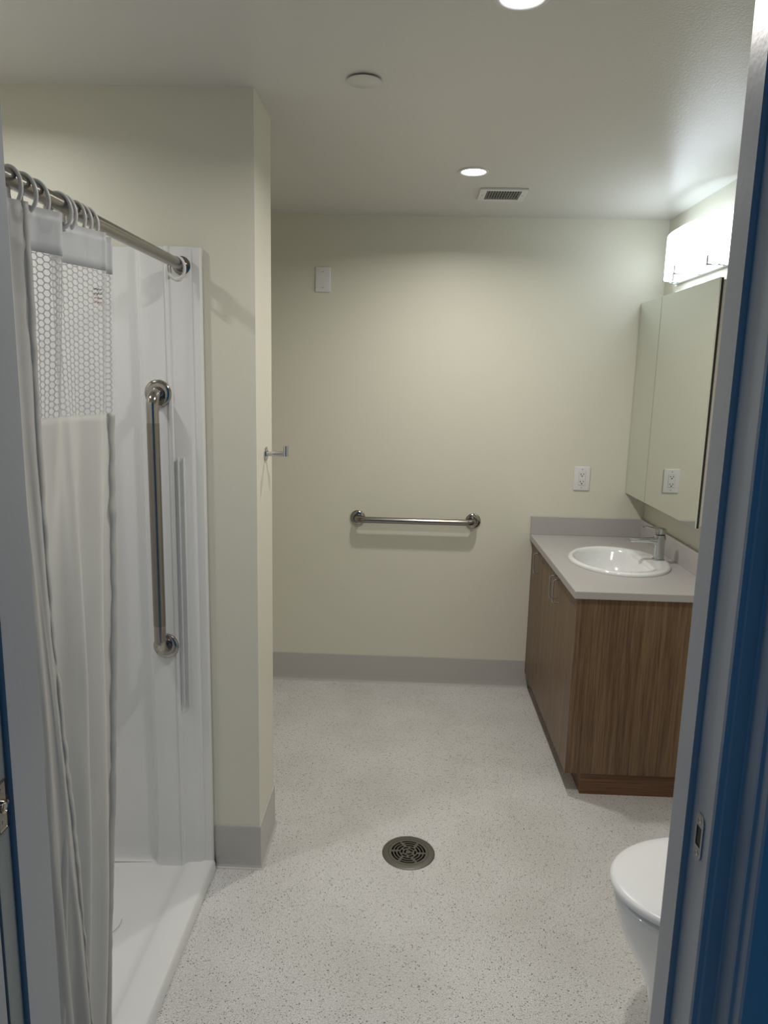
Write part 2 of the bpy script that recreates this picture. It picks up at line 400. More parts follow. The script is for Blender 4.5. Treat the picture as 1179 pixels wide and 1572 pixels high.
# vertical grab bar
gx, gy, gz0, gz1 = -.744, 2.146, .794, 1.580
g = thing('grab_bar', 'brushed steel grab bar fixed upright on the shower end wall', 'grab bar', (gx, gy, gz0))
yb = gy - .055; dxb = -.006
path = [(gx, gy - .004, gz1)] + bend((gx, gy, gz1), (gx, yb, gz1), (gx, yb, gz0), .038, 10) + [(gx, yb, gz1 - .085)]
obj('polished_end', tube(path, .0178, 24), M_polish, g, auto=50)['label'] = 'polished curved end'
obj('bar', tube([(gx, yb, gz1 - .085), (gx, yb, (gz0 + gz1) / 2), (gx, yb, gz0 + .085)], .0182, 28), M_steel, g, auto=50)
path = [(gx, gy - .004, gz0)] + bend((gx, gy, gz0), (gx, yb, gz0), (gx, yb, gz1), .038, 10) + [(gx, yb, gz0 + .085)]
obj('polished_end', tube(path, .0178, 24), M_polish, g, auto=50)['label'] = 'polished curved end'
for z in (gz0, gz1): wall_flange(TR(gx, gy, z) @ RX(PI / 2), g)
# horizontal grab bar
hx0, hx1, hz = -.255, .352, .918
g = thing('grab_bar', 'brushed steel grab bar fixed level across the cream back wall', 'grab bar', ((hx0 + hx1) / 2, YB, hz))
yb = YB - .060; mid = (hx0 + hx1) / 2
for s, x in ((1, hx0), (-1, hx1)):
    p = [(x, YB - .004, hz)] + bend((x, YB, hz), (x, yb, hz), (mid, yb, hz), .034, 10) + [(x + s * .075, yb, hz)]
    obj('bar_end', tube(p, .0165, 24), M_steel, g, auto=50)
    wall_flange(TR(x, YB, hz) @ RX(PI / 2), g)
obj('bar', tube([(hx0 + .075, yb, hz), (mid, yb, hz), (hx1 - .075, yb, hz)], .0163, 28), M_steel, g, auto=50)
# robe hook
h = thing('robe_hook', 'small chrome L-shaped hook on the end of the stub wall', 'hook', (XP, 2.315, 1.392))
obj('rosette', lathe([(0, 0), (.0225, 0), (.023, .002), (.022, .0055), (.010, .0065), (.0085, .010), (0, .010)], TR(XP, 2.315, 1.392) @ RY(PI / 2), 32), M_chrome, h, auto=40)
obj('arm', tube([(XP + .008, 2.315, 1.392), (XP + .066, 2.315, 1.392)], .0080, 20), M_chrome, h, auto=50)
obj('upright', tube([(XP + .0665, 2.315, 1.3845), (XP + .0665, 2.315, 1.418)], .0083, 20), M_chrome, h, auto=50)

# ---- rod, rings, curtain
RXX, RZZ, RR = -.665, 1.944, .0150
rod = thing('shower_rod', 'brushed steel shower curtain rod running from the doorway to the shower end wall', 'curtain rod', (RXX, 1.58, RZZ))
obj('rod', tube([(RXX, 1.00, RZZ), (RXX, 1.6, RZZ), (RXX, 2.142, RZZ)], RR, 28), M_steel, rod, auto=50)
obj('end_socket', lathe([(0, 0), (.026, 0), (.026, .004), (.0175, .007), (.0155, .022), (0, .022)], TR(RXX, 2.1465, RZZ) @ RX(PI / 2), 32), M_steel, rod, auto=40)
obj('end_socket', lathe([(0, 0), (.026, 0), (.026, .004), (.0175, .007), (.0155, .022), (0, .022)], TR(RXX, 1.001, RZZ) @ RX(-PI / 2), 32), M_steel, rod, auto=40)
def ring_bm():
    n = 36; pts = []
    for k in range(n):
        a = 2 * PI * k / n; pts.append((.0225 * math.sin(a), 0, .0315 * math.cos(a) - .0135))
    bm = tube(pts, .0036, 10, True); add_box(bm, -.006, .004, -.0045, .0045, -.0490, -.0425, .0012)
    add_box(bm, .004, .011, -.003, .003, -.048, -.041, .001)
    return bm
ring0 = None
ring_spots = [(1.235, -.1), (1.277, .15), (1.319, .25), (1.405, .35), (1.425, .2), (1.471, -.1), (1.493, .2), (1.525, .1), (2.093, .28), (2.108, -.12)]
ring_lbl = {2.093: 'white curtain ring loose near the far rod end, nearer of the pair', 2.108: 'white curtain ring loose at the far rod end, touching the wall side of the pair',
            1.525: 'white curtain ring holding the header, farthest one on the curtain', 1.493: 'white curtain ring second from the far edge of the curtain',
            1.471: 'white curtain ring third from the far edge of the curtain', 1.425: 'white curtain ring at the fold between the two header panels, farther one',
            1.405: 'white curtain ring at the fold between the two header panels, nearer one', 1.319: 'white curtain ring over the middle of the nearer header panel',
            1.277: 'white curtain ring over the near end of the nearer header panel', 1.235: 'white curtain ring just beside the left door jamb'}
for y, rz in ring_spots:
    if ring0 is None:
        ring0 = obj('curtain_ring', ring_bm(), M_ring, smooth=True); o = ring0
    else:
        o = ring0.copy(); C.objects.link(o)
    o.location = (RXX, y, RZZ); o.rotation_euler = (rz * .25, 0, rz)
    tag(o, ring_lbl.get(y, 'white curtain ring holding the bunched curtain behind the left door jamb'), 'curtain ring', 'white plastic curtain rings on the rod')

ZT, ZH, ZM, ZB_ = 1.912, 1.838, 1.552, .060
A_top = [(-.628, 1.560), (-.640, 1.545), (-.628, 1.520), (-.620, 1.508), (-.628, 1.495), (-.648, 1.44), (-.664, 1.400), (-.668, 1.375), (-.640, 1.352), (-.627, 1.335), (-.634, 1.318), (-.650, 1.29), (-.664, 1.262), (-.712, 1.30), (-.716, 1.25), (-.680, 1.22), (-.712, 1.17), (-.66, 1.13), (-.70, 1.08)]
A_low = [(-.640, 1.588), (-.655, 1.568), (-.665, 1.550), (-.640, 1.520), (-.672, 1.475), (-.640, 1.44), (-.690, 1.40), (-.70, 1.36), (-.670, 1.33), (-.645, 1.31), (-.690, 1.28), (-.675, 1.25), (-.712, 1.24), (-.716, 1.22), (-.68, 1.20), (-.712, 1.16), (-.67, 1.12), (-.70, 1.07)]
B_top = [(-.632, 1.230), (-.640, 1.215), (-.652, 1.195), (-.636, 1.17), (-.660, 1.14), (-.632, 1.11), (-.655, 1.08), (-.630, 1.05), (-.655, 1.02)]
B_low = [(-.640, 1.230), (-.633, 1.205), (-.652, 1.185), (-.632, 1.16), (-.660, 1.13), (-.630, 1.11), (-.655, 1.08), (-.630, 1.05), (-.655, 1.02)]
dA = [(.05, -.21), (.3, -.16), (.7, -.095), (1.1, -.065), (1.5, -.030), (1.9, 0)]
dB = [(.05, .085), (.3, .07), (1.0, .035), (1.5, .005), (1.9, 0)]
def resample(P, n):
    """Catmull-Rom through P at n even arc steps"""
    P = [Vector(p) for p in P]; fine = []
    for i in range(len(P) - 1):
        p0 = P[max(i - 1, 0)]; p1 = P[i]; p2 = P[i + 1]; p3 = P[min(i + 2, len(P) - 1)]
        for k in range(24):
            t = k / 24
            fine.append(.5 * ((2 * p1) + (p2 - p0) * t + (2 * p0 - 5 * p1 + 4 * p2 - p3) * t * t + (3 * p1 - p0 - 3 * p2 + p3) * t ** 3))
    fine.append(P[-1]); d = [0]
    for a, b in zip(fine, fine[1:]): d.append(d[-1] + (b - a).length)
    out = []; j = 0
    for k in range(n):
        s = d[-1] * k / (n - 1)
        while j < len(d) - 2 and d[j + 1] < s: j += 1
        t = (s - d[j]) / max(1e-9, d[j + 1] - d[j]); out.append(fine[j].lerp(fine[j + 1], min(1, t)))
    return out, d[-1]
NS = 240
class Sheet:
    def __init__(s, top, low, drift, seed):
        s.T, s.len = resample(top, NS); s.L, _ = resample(low, NS); s.dr = drift; s.seed = seed
    def at(s, u, z):
        """u in 0..1 along the cloth"""
        f = u * (NS - 1); i = min(int(f), NS - 2); t = f - i
        a = s.T[i].lerp(s.T[i + 1], t); b = s.L[i].lerp(s.L[i + 1], t)
        w = min(1, max(0, (ZT - z) / 1.0)); w = w * w * (3 - 2 * w); p = a.lerp(b, w)
        d = lerp_tab(s.dr, z) * (1 - .45 * u)
        k = .010 * w
        n1 = noise.noise(Vector((u * 9 + s.seed, z * 1.3, 1.7))); n2 = noise.noise(Vector((u * 22 + s.seed, z * 5, 7.1))) * .25
        return Vector((p.x + k * (n1 + n2), p.y + d + .5 * k * (n1 - n2), z))
def grid(sheet, u0, u1, z0, z1, nu, nz, off=0):
    bm = bmesh.new()
    rows = [[bm.verts.new(sheet.at(u0 + (u1 - u0) * i / nu, z0 + (z1 - z0) * k / nz)) for i in range(nu + 1)] for k in range(nz + 1)]
    for a, b in zip(rows, rows[1:]):
        for i in range(nu): bm.faces.new((a[i], a[i + 1], b[i + 1], b[i]))
    return bm
def net(sheet, u0, u1, z0, z1, a=.0086, hh=.0118):
    """honeycomb of flat vinyl strands laid on the cloth; cells 2a wide, hh high"""
    bm = bmesh.new(); L = sheet.len; w = .0010; X1 = (u1 - u0) * L; Y1 = z1 - z0
    nx = int(X1 / (1.5 * a)) + 1; ny = int(Y1 / hh) + 1
    def P(x, y): return sheet.at(min(1, max(0, u0 + x / L)), z0 + y)
    def strand(x0, y0, x1, y1):
        if min(x0, x1) < 0 or max(x0, x1) > X1: return
        y0, y1 = max(0, min(Y1, y0)), max(0, min(Y1, y1))
        if y0 == y1 and y0 in (0, Y1): return
        dx, dy = x1 - x0, y1 - y0; l = math.hypot(dx, dy)
        if l < 1e-5: return
        nx_, ny_ = -dy / l * w, dx / l * w
        q = [P(x0 + nx_, y0 + ny_), P(x1 + nx_, y1 + ny_), P(x1 - nx_, y1 - ny_), P(x0 - nx_, y0 - ny_)]
        fn = (q[1] - q[0]).cross(q[3] - q[0])
        if fn.length < 1e-12: return
        fn = fn.normalized() * .0006
        v = [bm.verts.new(p + fn) for p in q] + [bm.verts.new(p - fn) for p in q]
        for f in ((0, 1, 2, 3), (7, 6, 5, 4), (0, 4, 5, 1), (2, 6, 7, 3)): bm.faces.new([v[i] for i in f])
    for c in range(nx + 1):
        for r in range(ny + 1):
            cx = c * 1.5 * a; cy = r * hh + (hh / 2 if c % 2 else 0)
            strand(cx - a / 2, cy + hh / 2, cx + a / 2, cy + hh / 2)
            strand(cx + a / 2, cy + hh / 2, cx + a, cy); strand(cx + a, cy, cx + a / 2, cy - hh / 2)
    return bm
cur = thing('shower_curtain', 'sheer white shower curtain with honeycomb net window, bunched beside the left jamb', 'shower curtain', (-.665, 1.3, ZB_))
SA = Sheet(A_top, A_low, dA, 0.0); SB = Sheet(B_top, B_low, dB, 5.0)
def thick(o, t):
    md = o.modifiers.new('solid', 'SOLIDIFY'); md.thickness = t; md.offset = 0
def hem(sheet, z0, z1, w_, side=1):
    """crinkled doubled edge"""
    bm = bmesh.new(); n = 170; rings = []
    for k in range(n + 1):
        z = z0 + (z1 - z0) * k / n; p = sheet.at(.0, z); q = sheet.at(.03, z); d = (q - p).normalized(); nr = Vector((-d.y, d.x, 0))
        ww = w_ * (1 + .35 * noise.noise(Vector((z * 16, sheet.seed, 0)))); wob = .0035 * noise.noise(Vector((z * 28, 3.3, sheet.seed)))
        p = p + nr * wob
        rings.append([p - d * .0015, p + nr * .0022, p + d * ww * .5 + nr * .0030, p + d * ww + nr * .0016, p + d * ww - nr * .0010, p + d * ww * .5 - nr * .0030, p - nr * .0022])
    return loft(rings)
for S, nm in ((SA, 'a'), (SB, 'b')):
    if nm == 'b':
        o = obj('cloth', grid(S, 0, 1, ZB_, ZT - .006, 160, 110), M_fab, cur, smooth=True); thick(o, .0006)
        obj('hem', hem(S, ZB_, ZT - .006, .012), M_hem, cur, smooth=True)['label'] = 'crinkled doubled side hem'
        continue
    o = obj('header_band', grid(S, 0, 1, ZH, ZT, 220, 4), M_band, cur, smooth=True); thick(o, .0012)
    o = obj('net_window', net(S, .0, 1, ZM, ZH), M_net, cur); o['kind'] = 'stuff'; o['label'] = 'white honeycomb net panel'
    o = obj('window_film', grid(S, 0, 1, ZM, ZH, 200, 40), M_film, cur, smooth=True)
    o = obj('cloth', grid(S, 0, 1, ZB_, ZM, 260, 90), M_fab, cur, smooth=True); thick(o, .0005)
    obj('hem', hem(S, ZB_, ZM, .014), M_hem, cur, smooth=True)['label'] = 'crinkled doubled side hem'

# faint printed care lines on the net window
for nm, m, rows in (('black_print', M_slot, (0, 1)), ('red_print', mat('red_ink', (.35, .10, .10), .5), (2, 3))):
    bm = bmesh.new()
    for rw in rows:
        for c in range(6):
            u = .135 - c * .0052; z = 1.800 - rw * .0085 + .0012 * (c % 2)
            a, b = SA.at(u, z), SA.at(u - .0030, z); d = (b - a).normalized(); n_ = Vector((d.y, -d.x, 0)).normalized()
            if n_.x < 0: n_ = -n_
            a += n_ * .0016; b += n_ * .0016
            v_ = [bm.verts.new(p) for p in (a, b, b + Vector((0, 0, -.0028)), a + Vector((0, 0, -.0028)))]; bm.faces.new(v_)
    o = obj(nm, bm, m, cur); o['kind'] = 'stuff'; thick(o, .0002)

# ------------------------------------------------------------------ fittings on the back wall
bp_ = thing('blank_plate', 'blank white wall plate high on the back wall at left', 'wall plate', (-.449, YB, 2.121))
obj('plate', box(-.487, -.411, YB - .0075, YB - .0002, 2.061, 2.182, .0035, 3), M_plate, bp_, auto=40)
for z in (2.083, 2.160): obj('screw', lathe([(0, .001), (.003, .0006), (.0034, -.0005), (0, -.0005)], TR(-.449, YB - .0075, z) @ RX(PI / 2), 14), M_grille, bp_, auto=40)
ox, oz = .902, 1.158
ot = thing('power_outlet', 'white duplex power outlet on the back wall above the countertop', 'power outlet', (ox, YB, oz))
obj('plate', box(ox - .041, ox + .041, YB - .0065, YB - .0002, oz - .0615, oz + .0615, .003, 3), M_plate, ot, auto=40)
ins = obj('insert', box(ox - .0168, ox + .0168, YB - .0085, YB - .006, oz - .0335, oz + .0335, .0012), M_plate, ot)
obj('gap', box(ox - .0178, ox + .0178, YB - .0067, YB - .0062, oz - .0345, oz + .0345), M_grille, ot)
for s in (-1, 1):
    zc = oz + s * .0195
    obj('slot', box(ox - .0090, ox - .0058, YB - .0090, YB - .0083, zc - .001, zc + .008), M_slot, ins)
    obj('slot', box(ox + .0056, ox + .0084, YB - .0090, YB - .0083, zc, zc + .0075), M_slot, ins)
    obj('ground_hole', lathe([(0, .0005), (.0034, .0005), (.0034, -.0002)], TR(ox, YB - .0085, zc - .0065) @ RX(PI / 2), 12), M_slot, ins)
bt = bmesh.new(); add_box(bt, ox - .0135, ox - .001, YB - .0092, YB - .0084, oz - .003, oz + .003, .0003, 1); add_box(bt, ox + .001, ox + .0135, YB - .0092, YB - .0084, oz - .003, oz + .003, .0003, 1)
obj('test_buttons', bt, M_plate, ins)
for z in (oz - .0475, oz + .0475): obj('screw', lathe([(0, .001), (.003, .0006), (.0034, -.0005), (0, -.0005)], TR(ox, YB - .0065, z) @ RX(PI / 2), 14), M_grille, ot, auto=40)

# ------------------------------------------------------------------ ceiling fittings
def downlight(x, y, w, label, r=.055, col=(1, .955, .90)):
    d = thing('downlight', label, 'ceiling light', (x, y, ZC), 'round recessed ceiling downlights')
    obj('trim_ring', lathe([(r + .004, 0), (r + .004, -.003), (r - .001, -.005), (r - .006, -.0045), (r - .009, -.001), (r - .009, 0)], TR(x, y, ZC), 48), M_plate, d, auto=60)
    obj('lens', lathe([(0, -.0025), (r - .009, -.0015), (r - .009, 0)], TR(x, y, ZC), 40), M_lens, d, smooth=True)
    la = bpy.data.lights.new('downlight_lamp', 'AREA'); la.shape = 'DISK'; la.size = (r - .01) * 2; la.energy = w; la.color = col; la.spread = math.radians(158)
    lo = bpy.data.objects.new('downlight_lamp', la); C.objects.link(lo); lo.location = (x, y, ZC - .006)
    return d
downlight(.221, 2.973, DOWNLIGHT_W, 'lit round downlight beside the ceiling air vent')
downlight(.212, 1.687, DOWNLIGHT_W, 'lit round downlight nearest the doorway, at the top edge')
downlight(-1.28, 1.66, SHOWER_W, 'lit round downlight over the shower stall', col=(.98, .97, .95))
sc = thing('sprinkler_cover', 'flat white round sprinkler cover plate on the ceiling', 'sprinkler cover', (-.147, 2.122, ZC))
obj('cover_plate', lathe([(0, -.0070), (.045, -.0070), (.0465, -.0062), (.0465, -.0050), (0, -.0050)], TR(-.147, 2.122, ZC), 48), M_ceil, sc, auto=40)
obj('stem', lathe([(0, 0), (.036, 0), (.036, -.0052), (0, -.0052)], TR(-.147, 2.122, ZC), 32), M_slot, sc, auto=40)
vx0, vx1, vy0, vy1 = .270, .470, 3.205, 3.395
v = thing('air_vent', 'white framed rectangular air vent on the ceiling near the back wall', 'air vent', ((vx0 + vx1) / 2, (vy0 + vy1) / 2, ZC))
ix0, ix1, iy0, iy1 = .300, .445, 3.228, 3.372
fr = bmesh.new(); zf0, zf1 = ZC - .008, ZC - .0002
add_box(fr, vx0, ix0, vy0, vy1, zf0, zf1, .002); add_box(fr, ix1, vx1, vy0, vy1, zf0, zf1, .002); add_box(fr, ix0 - .002, ix1 + .002, vy0, iy0, zf0, zf1, .002); add_box(fr, ix0 - .002, ix1 + .002, iy1, vy1, zf0, zf1, .002)
obj('frame', fr, M_plate, v)
obj('backing', box(ix0, ix1, iy0, iy1, ZC - .0012, ZC - .0004), M_slot, v)
s0 = None
for k in range(13):
    x = ix0 + .006 + k * (ix1 - ix0 - .012) / 12
    if s0 is None: s0 = obj('slat', box(-.0010, .0010, iy0, iy1, -.0055, 0), M_grille, v); o = s0
    else: o = s0.copy(); C.objects.link(o)
    o.location = (x, 0, ZC - .0016)
for k in range(3):
    y = iy0 + (k + 1) * (iy1 - iy0) / 4; obj('crossbar', box(ix0, ix1, y - .0008, y + .0008, ZC - .0066, ZC - .0052), M_grille, v)
for x in (.285, .457): obj('screw', lathe([(0, -.001), (.004, -.0006), (.004, .0005), (0, .0005)], TR(x, 3.30, zf0), 14), M_grille, v, auto=40)

# ------------------------------------------------------------------ floor drain
d = thing('floor_drain', 'round bronze floor drain with slotted grate in the speckled floor', 'floor drain', (DX, DY, 0))
obj('drain_collar', lathe([(.0708, .0005), (.0708, .0032), (.0713, .0038), (.088, .0030), (.0915, .0020), (.0925, .0006), (.084, .0006)], TR(DX, DY, 0), 96), M_drain, d, auto=50)
def grate():
    bm = bmesh.new(); N = 180; z1, z0 = .0034, -.002
    radii = [0, .0050, .0090, .0155, .0205, .0275, .0320, .0390, .0435, .0505, .0545, .0608, .0700]
    #        hub        slot1            slot2          slot3           slot4
    slots = {2: (3, .26, .4), 4: (6, .30, .1), 6: (6, .24, .6), 8: (6, .20, .52), 10: (6, .16, .48)}
    def solid(i, k):
        if i not in slots: return True
        n, gap, ph = slots[i]; t = ((k + .5) / N * n + ph) % 1
        return t < gap
    V = {}
    def vert(i, k, z):
        key = (i, 0 if i == 0 else k % N, z)
        if key not in V: V[key] = bm.verts.new((radii[i] * math.cos(2 * PI * k / N), radii[i] * math.sin(2 * PI * k / N), z))
        return V[key]
    n = len(radii) - 1
    for i in range(n):
        for k in range(N):
            if not solid(i, k): continue
            if i == 0: bm.faces.new((vert(0, 0, z1), vert(1, k, z1), vert(1, k + 1, z1)))
            else: bm.faces.new((vert(i, k, z1), vert(i + 1, k, z1), vert(i + 1, k + 1, z1), vert(i, k + 1, z1)))
            if i < n and (i == n - 1 or not solid(i + 1, k)): bm.faces.new((vert(i + 1, k, z1), vert(i + 1, k, z0), vert(i + 1, k + 1, z0), vert(i + 1, k + 1, z1)))
            if i > 0 and not solid(i - 1, k): bm.faces.new((vert(i, k, z1), vert(i, k + 1, z1), vert(i, k + 1, z0), vert(i, k, z0)))
            if i in slots:
                if not solid(i, k + 1): bm.faces.new((vert(i, k + 1, z1), vert(i + 1, k + 1, z1), vert(i + 1, k + 1, z0), vert(i, k + 1, z0)))
                if not solid(i, k - 1): bm.faces.new((vert(i, k, z1), vert(i, k, z0), vert(i + 1, k, z0), vert(i + 1, k, z1)))
    bmesh.ops.transform(bm, matrix=TR(DX, DY, 0) @ RZ(.35), verts=bm.verts[:]); return bm
gr = obj('grate', grate(), M_drain, d)
for a in (0.25, .25 + PI): obj('screw', lathe([(0, .0042), (.0028, .0042), (.0034, .0034), (0, .0034)], TR(DX + .0655 * math.cos(a), DY + .0655 * math.sin(a), 0), 14), M_drain, gr, auto=40)
obj('drain_cup', lathe([(.0825, 0), (.0825, -.045), (0, -.05)], TR(DX, DY, 0), 48), M_slot, d, auto=40)

# ------------------------------------------------------------------ vanity
CF, CN = .654, 2.686      # countertop front and near edge
cab = thing('vanity_cabinet', 'brown woodgrain vanity cabinet under the grey countertop in the right corner', 'cabinet', (.96, 3.2, 0))
cx0 = .690
obj('end_panel', box(cx0 - .004, XR - .002, 2.702, 2.720, .095, .828, .0008, 1), M_oak, cab)
body = bmesh.new(); add_box(body, cx0, cx0 + .016, 2.721, YB - .002, .095, .828); add_box(body, cx0 + .016, XR - .002, YB - .018, YB - .002, .095, .828)
add_box(body, cx0 + .016, XR - .002, 2.721, YB - .018, .095, .111)
obj('carcass', body, M_oakdoor, cab)
obj('kickboard', box(.735, .750, 2.714, YB - .002, 0, .0945), M_kick, cab)
obj('kickboard', box(.750, XR - .002, 2.714, 2.728, 0, .0945), M_kick, cab)
edges = [2.7035, 3.046, 3.388, 3.7425]
hy = [3.011, 3.081, 3.497]
def handle(y):
    zt, zb, xo = .812, .712, .6675 - .030
    p = [(.6675, y, zt)] + bend((.6675, y, zt), (xo, y, zt), (xo, y, zb), .010, 6) + bend((xo, y, zt), (xo, y, zb), (.6675, y, zb), .010, 6) + [(.6675, y, zb)]
    return tube(p, .0028, 12)
for i in range(3):
    dd = obj('cabinet_door', box(.668, cx0 - .0015, edges[i] + (.0015 if i else 0), edges[i + 1] - .0015, .095, .824, .0008, 1), M_oakdoor, cab)
    obj('handle', handle(hy[i]), M_chrome, dd, auto=50)
# sink cut-out: counter slab with elliptical hole
SX, SY, SRX, SRY = .952, 3.178, .216, .262
def counter():
    bm = bmesh.new(); n = 72; z1, z0 = .859, .829
    x0, x1, y0, y1 = CF, XR - .001, CN, YB - .001
    b = .004
    def loop(f, z): return [bm.verts.new((*f(2 * PI * k / n), z)) for k in range(n)]
    def rect(t, o=0):
        c, s = math.cos(t), math.sin(t); cx, cy = SX, SY
        k = min(((x1 - o if c > 0 else x0 + o) - cx) / c if abs(c) > 1e-9 else 1e9, ((y1 - o if s > 0 else y0 + o) - cy) / s if abs(s) > 1e-9 else 1e9)
        return cx + k * c, cy + k * s
    hole = lambda t: (SX + (SRX - .02) * math.cos(t), SY + (SRY - .02) * math.sin(t))
    # angles: include exact rectangle corners
    ang = sorted([2 * PI * k / n for k in range(n)] + [math.atan2(yy - SY, xx - SX) % (2 * PI) for xx in (x0, x1) for yy in (y0, y1)])
    def lp(f, z): return [bm.verts.new((*f(t), z)) for t in ang]
    L = [lp(hole, z0), lp(hole, z1), lp(lambda t: rect(t, b), z1), lp(lambda t: rect(t, .001), z1 - .0015), lp(rect, z1 - b), lp(rect, z0), lp(hole, z0)]
    m = len(ang)
    for a, c in zip(L, L[1:]):
        for i in range(m): j = (i + 1) % m; bm.faces.new((a[i], a[j], c[j], c[i]))
    bmesh.ops.remove_doubles(bm, verts=bm.verts[:], dist=1e-6); bmesh.ops.recalc_face_normals(bm, faces=bm.faces[:]); return bm
ct = thing('countertop', 'grey laminate countertop with low backsplash on the woodgrain vanity', 'countertop', (.95, 3.2, .829))
obj('top', counter(), M_counter, ct)
obj('backsplash', box(CF, XR - .001, YB - .020, YB - .001, .8592, .954, .0015), M_counter, ct)
obj('backsplash', box(XR - .020, XR - .001, CN, YB - .0205, .8592, .954, .0015), M_counter, ct)
# sink
def ell(cx, cy, rx, ry, z, n=72, cap=None, e=2.0):
    out = []
    for k in range(n):
        t = 2 * PI * k / n; c, s = math.cos(t), math.sin(t)
        x = cx + rx * math.copysign(abs(c) ** (2 / e), c); y = cy + ry * math.copysign(abs(s) ** (2 / e), s)
        if cap is not None and x > cap: x = cap + (x - cap) * .12
        out.append((x, y, z))
    return out
def sink():
    z = .8595; R = []
    R.append(ell(SX, SY, SRX, SRY, z)); R.append(ell(SX, SY, SRX + .001, SRY + .001, z + .006)); R.append(ell(SX, SY, SRX - .003, SRY - .003, z + .012))
    R.append(ell(SX, SY, SRX - .010, SRY - .010, z + .0150)); R.append(ell(SX - .001, SY, SRX - .020, SRY - .020, z + .0155))
    cap = 1.052
    R.append(ell(SX - .010, SY, SRX - .032, SRY - .036, z + .0135, cap=cap + .012)); R.append(ell(SX - .012, SY, SRX - .040, SRY - .042, z + .008, cap=cap + .003))
    R.append(ell(SX - .014, SY, SRX - .047, SRY - .048, z - .004, cap=cap - .003)); R.append(ell(SX - .018, SY, SRX - .055, SRY - .060, z - .035, cap=cap - .012))
    R.append(ell(SX - .022, SY, SRX - .070, SRY - .085, z - .075, cap=cap - .03)); R.append(ell(SX - .022, SY, SRX - .10, SRY - .13, z - .11, cap=cap - .06))
    R.append(ell(SX - .022, SY, .06, .07, z - .128)); R.append(ell(SX - .022, SY, .022, .022, z - .132))
    return loft(R, False, False)
sk = thing('sink', 'white oval drop-in ceramic sink set in the grey countertop', 'sink', (SX, SY, .8595))
obj('basin', sink(), M_porc, sk, auto=60)
obj('drain_plug', lathe([(0, .003), (.014, .002), (.018, 0), (.0235, .0005), (.024, -.002), (0, -.002)], TR(SX - .022, SY, .8595 - .131), 28), M_chrome, sk, auto=40)
ov = bmesh.new()
for a, b in ((-.006, .004), (.006, .004), (-.006, -.004), (.006, -.004)): add_box(ov, 1.0385, 1.0415, SY - .075 + a - .003, SY - .075 + a + .003, .828 + b - .0028, .828 + b + .0028)
obj('overflow', ov, M_slot, sk)
# faucet
fx, fy, fz = 1.130, 3.180, .8755
fa = thing('faucet', 'chrome single-lever faucet standing on the sink rim', 'faucet', (fx, fy, fz))
obj('base_ring', lathe([(0, 0), (.0275, 0), (.0275, .004), (.024, .006), (0, .006)], TR(fx, fy, fz - .001), 36), M_chrome, fa, auto=40)
def rr(cx, cy, hx, hyy, z, r=.3, n=32, tilt=0):
    out = []
    for k in range(n):
        t = 2 * PI * k / n; c, s = math.cos(t), math.sin(t)
        out.append((cx + hx * math.copysign(abs(c) ** .62, c), cy + hyy * math.copysign(abs(s) ** .62, s), z + tilt * c))
    return out
obj('body', loft([rr(fx + .001, fy, .0215, .021, fz + .005), rr(fx + .001, fy, .0200, .020, fz + .03), rr(fx, fy, .0205, .020, fz + .065), rr(fx - .001, fy, .0235, .020, fz + .085), rr(fx - .002, fy, .0245, .0205, fz + .102), rr(fx, fy, .022, .0205, fz + .112)]), M_chrome, fa, auto=35)
def spout():
    R = []
    for x, hz, hw, z in ((fx - .008, .022, .0185, .084), (fx - .026, .0145, .0180, .086), (fx - .045, .0105, .0175, .087), (fx - .09, .0085, .0165, .0865), (fx - .125, .0075, .0160, .0855), (fx - .133, .0045, .0145, .0850)):
        ring = []
        for k in range(24):
            t = 2 * PI * k / 24; c, s = math.cos(t), math.sin(t)
            ring.append((x, fy + hw * math.copysign(abs(c) ** .6, c), fz + z + hz * math.copysign(abs(s) ** .7, s)))
        R.append(ring)
    return loft(R)
obj('spout', spout(), M_chrome, fa, auto=40)
obj('cartridge_collar', loft([rr(fx, fy, .0185, .0185, fz + .111), rr(fx, fy, .0185, .0185, fz + .118)]), M_slot, fa)
def lever():
    R = [rr(fx + .001, fy, .0215, .0205, fz + .117, tilt=.001), rr(fx + .001, fy, .0215, .0205, fz + .140, tilt=-.002), rr(fx + .001, fy, .020, .019, fz + .1435, tilt=-.002)]
    bm = loft(R)
    t = loft([[(x, fy + sy * w, fz + z + sz * h) for sy, sz in ((-1, -1), (-1, .6), (-.7, 1), (.7, 1), (1, .6), (1, -1))] for x, w, h, z in
              ((fx + .012, .0195, .0045, .1385), (fx - .02, .0195, .0042, .1405), (fx - .055, .018, .0032, .1455), (fx - .082, .0150, .0024, .1490), (fx - .088, .011, .0015, .1495))])
    merge(bm, t); return bm
obj('lever', lever(), M_chrome, fa, auto=35)

# ------------------------------------------------------------------ mirror cabinet
MX = 1.131
mc = thing('medicine_cabinet', 'mirror-fronted medicine cabinet on the right wall above the sink', 'cabinet', (XR, 3.28, 1.09))
obj('body', box(MX + .0155, XR - .001, 2.819, YB - .003, 1.098, 2.030, .001, 1), M_cab, mc)
for y0, y1 in ((2.8165, 3.4365), (3.4395, YB - .003)):
    dd = obj('mirror_door', box(MX + .0062, MX + .0150, y0 + .0005, y1 - .0005, 1.0905, 2.0365, .0005, 1), M_slot, mc)
    dd['label'] = 'wide near mirror door' if y0 < 3 else 'narrow far mirror door'
    obj('mirror', box(MX, MX + .0060, y0, y1, 1.090, 2.037, .0004, 1), M_mirror, dd)
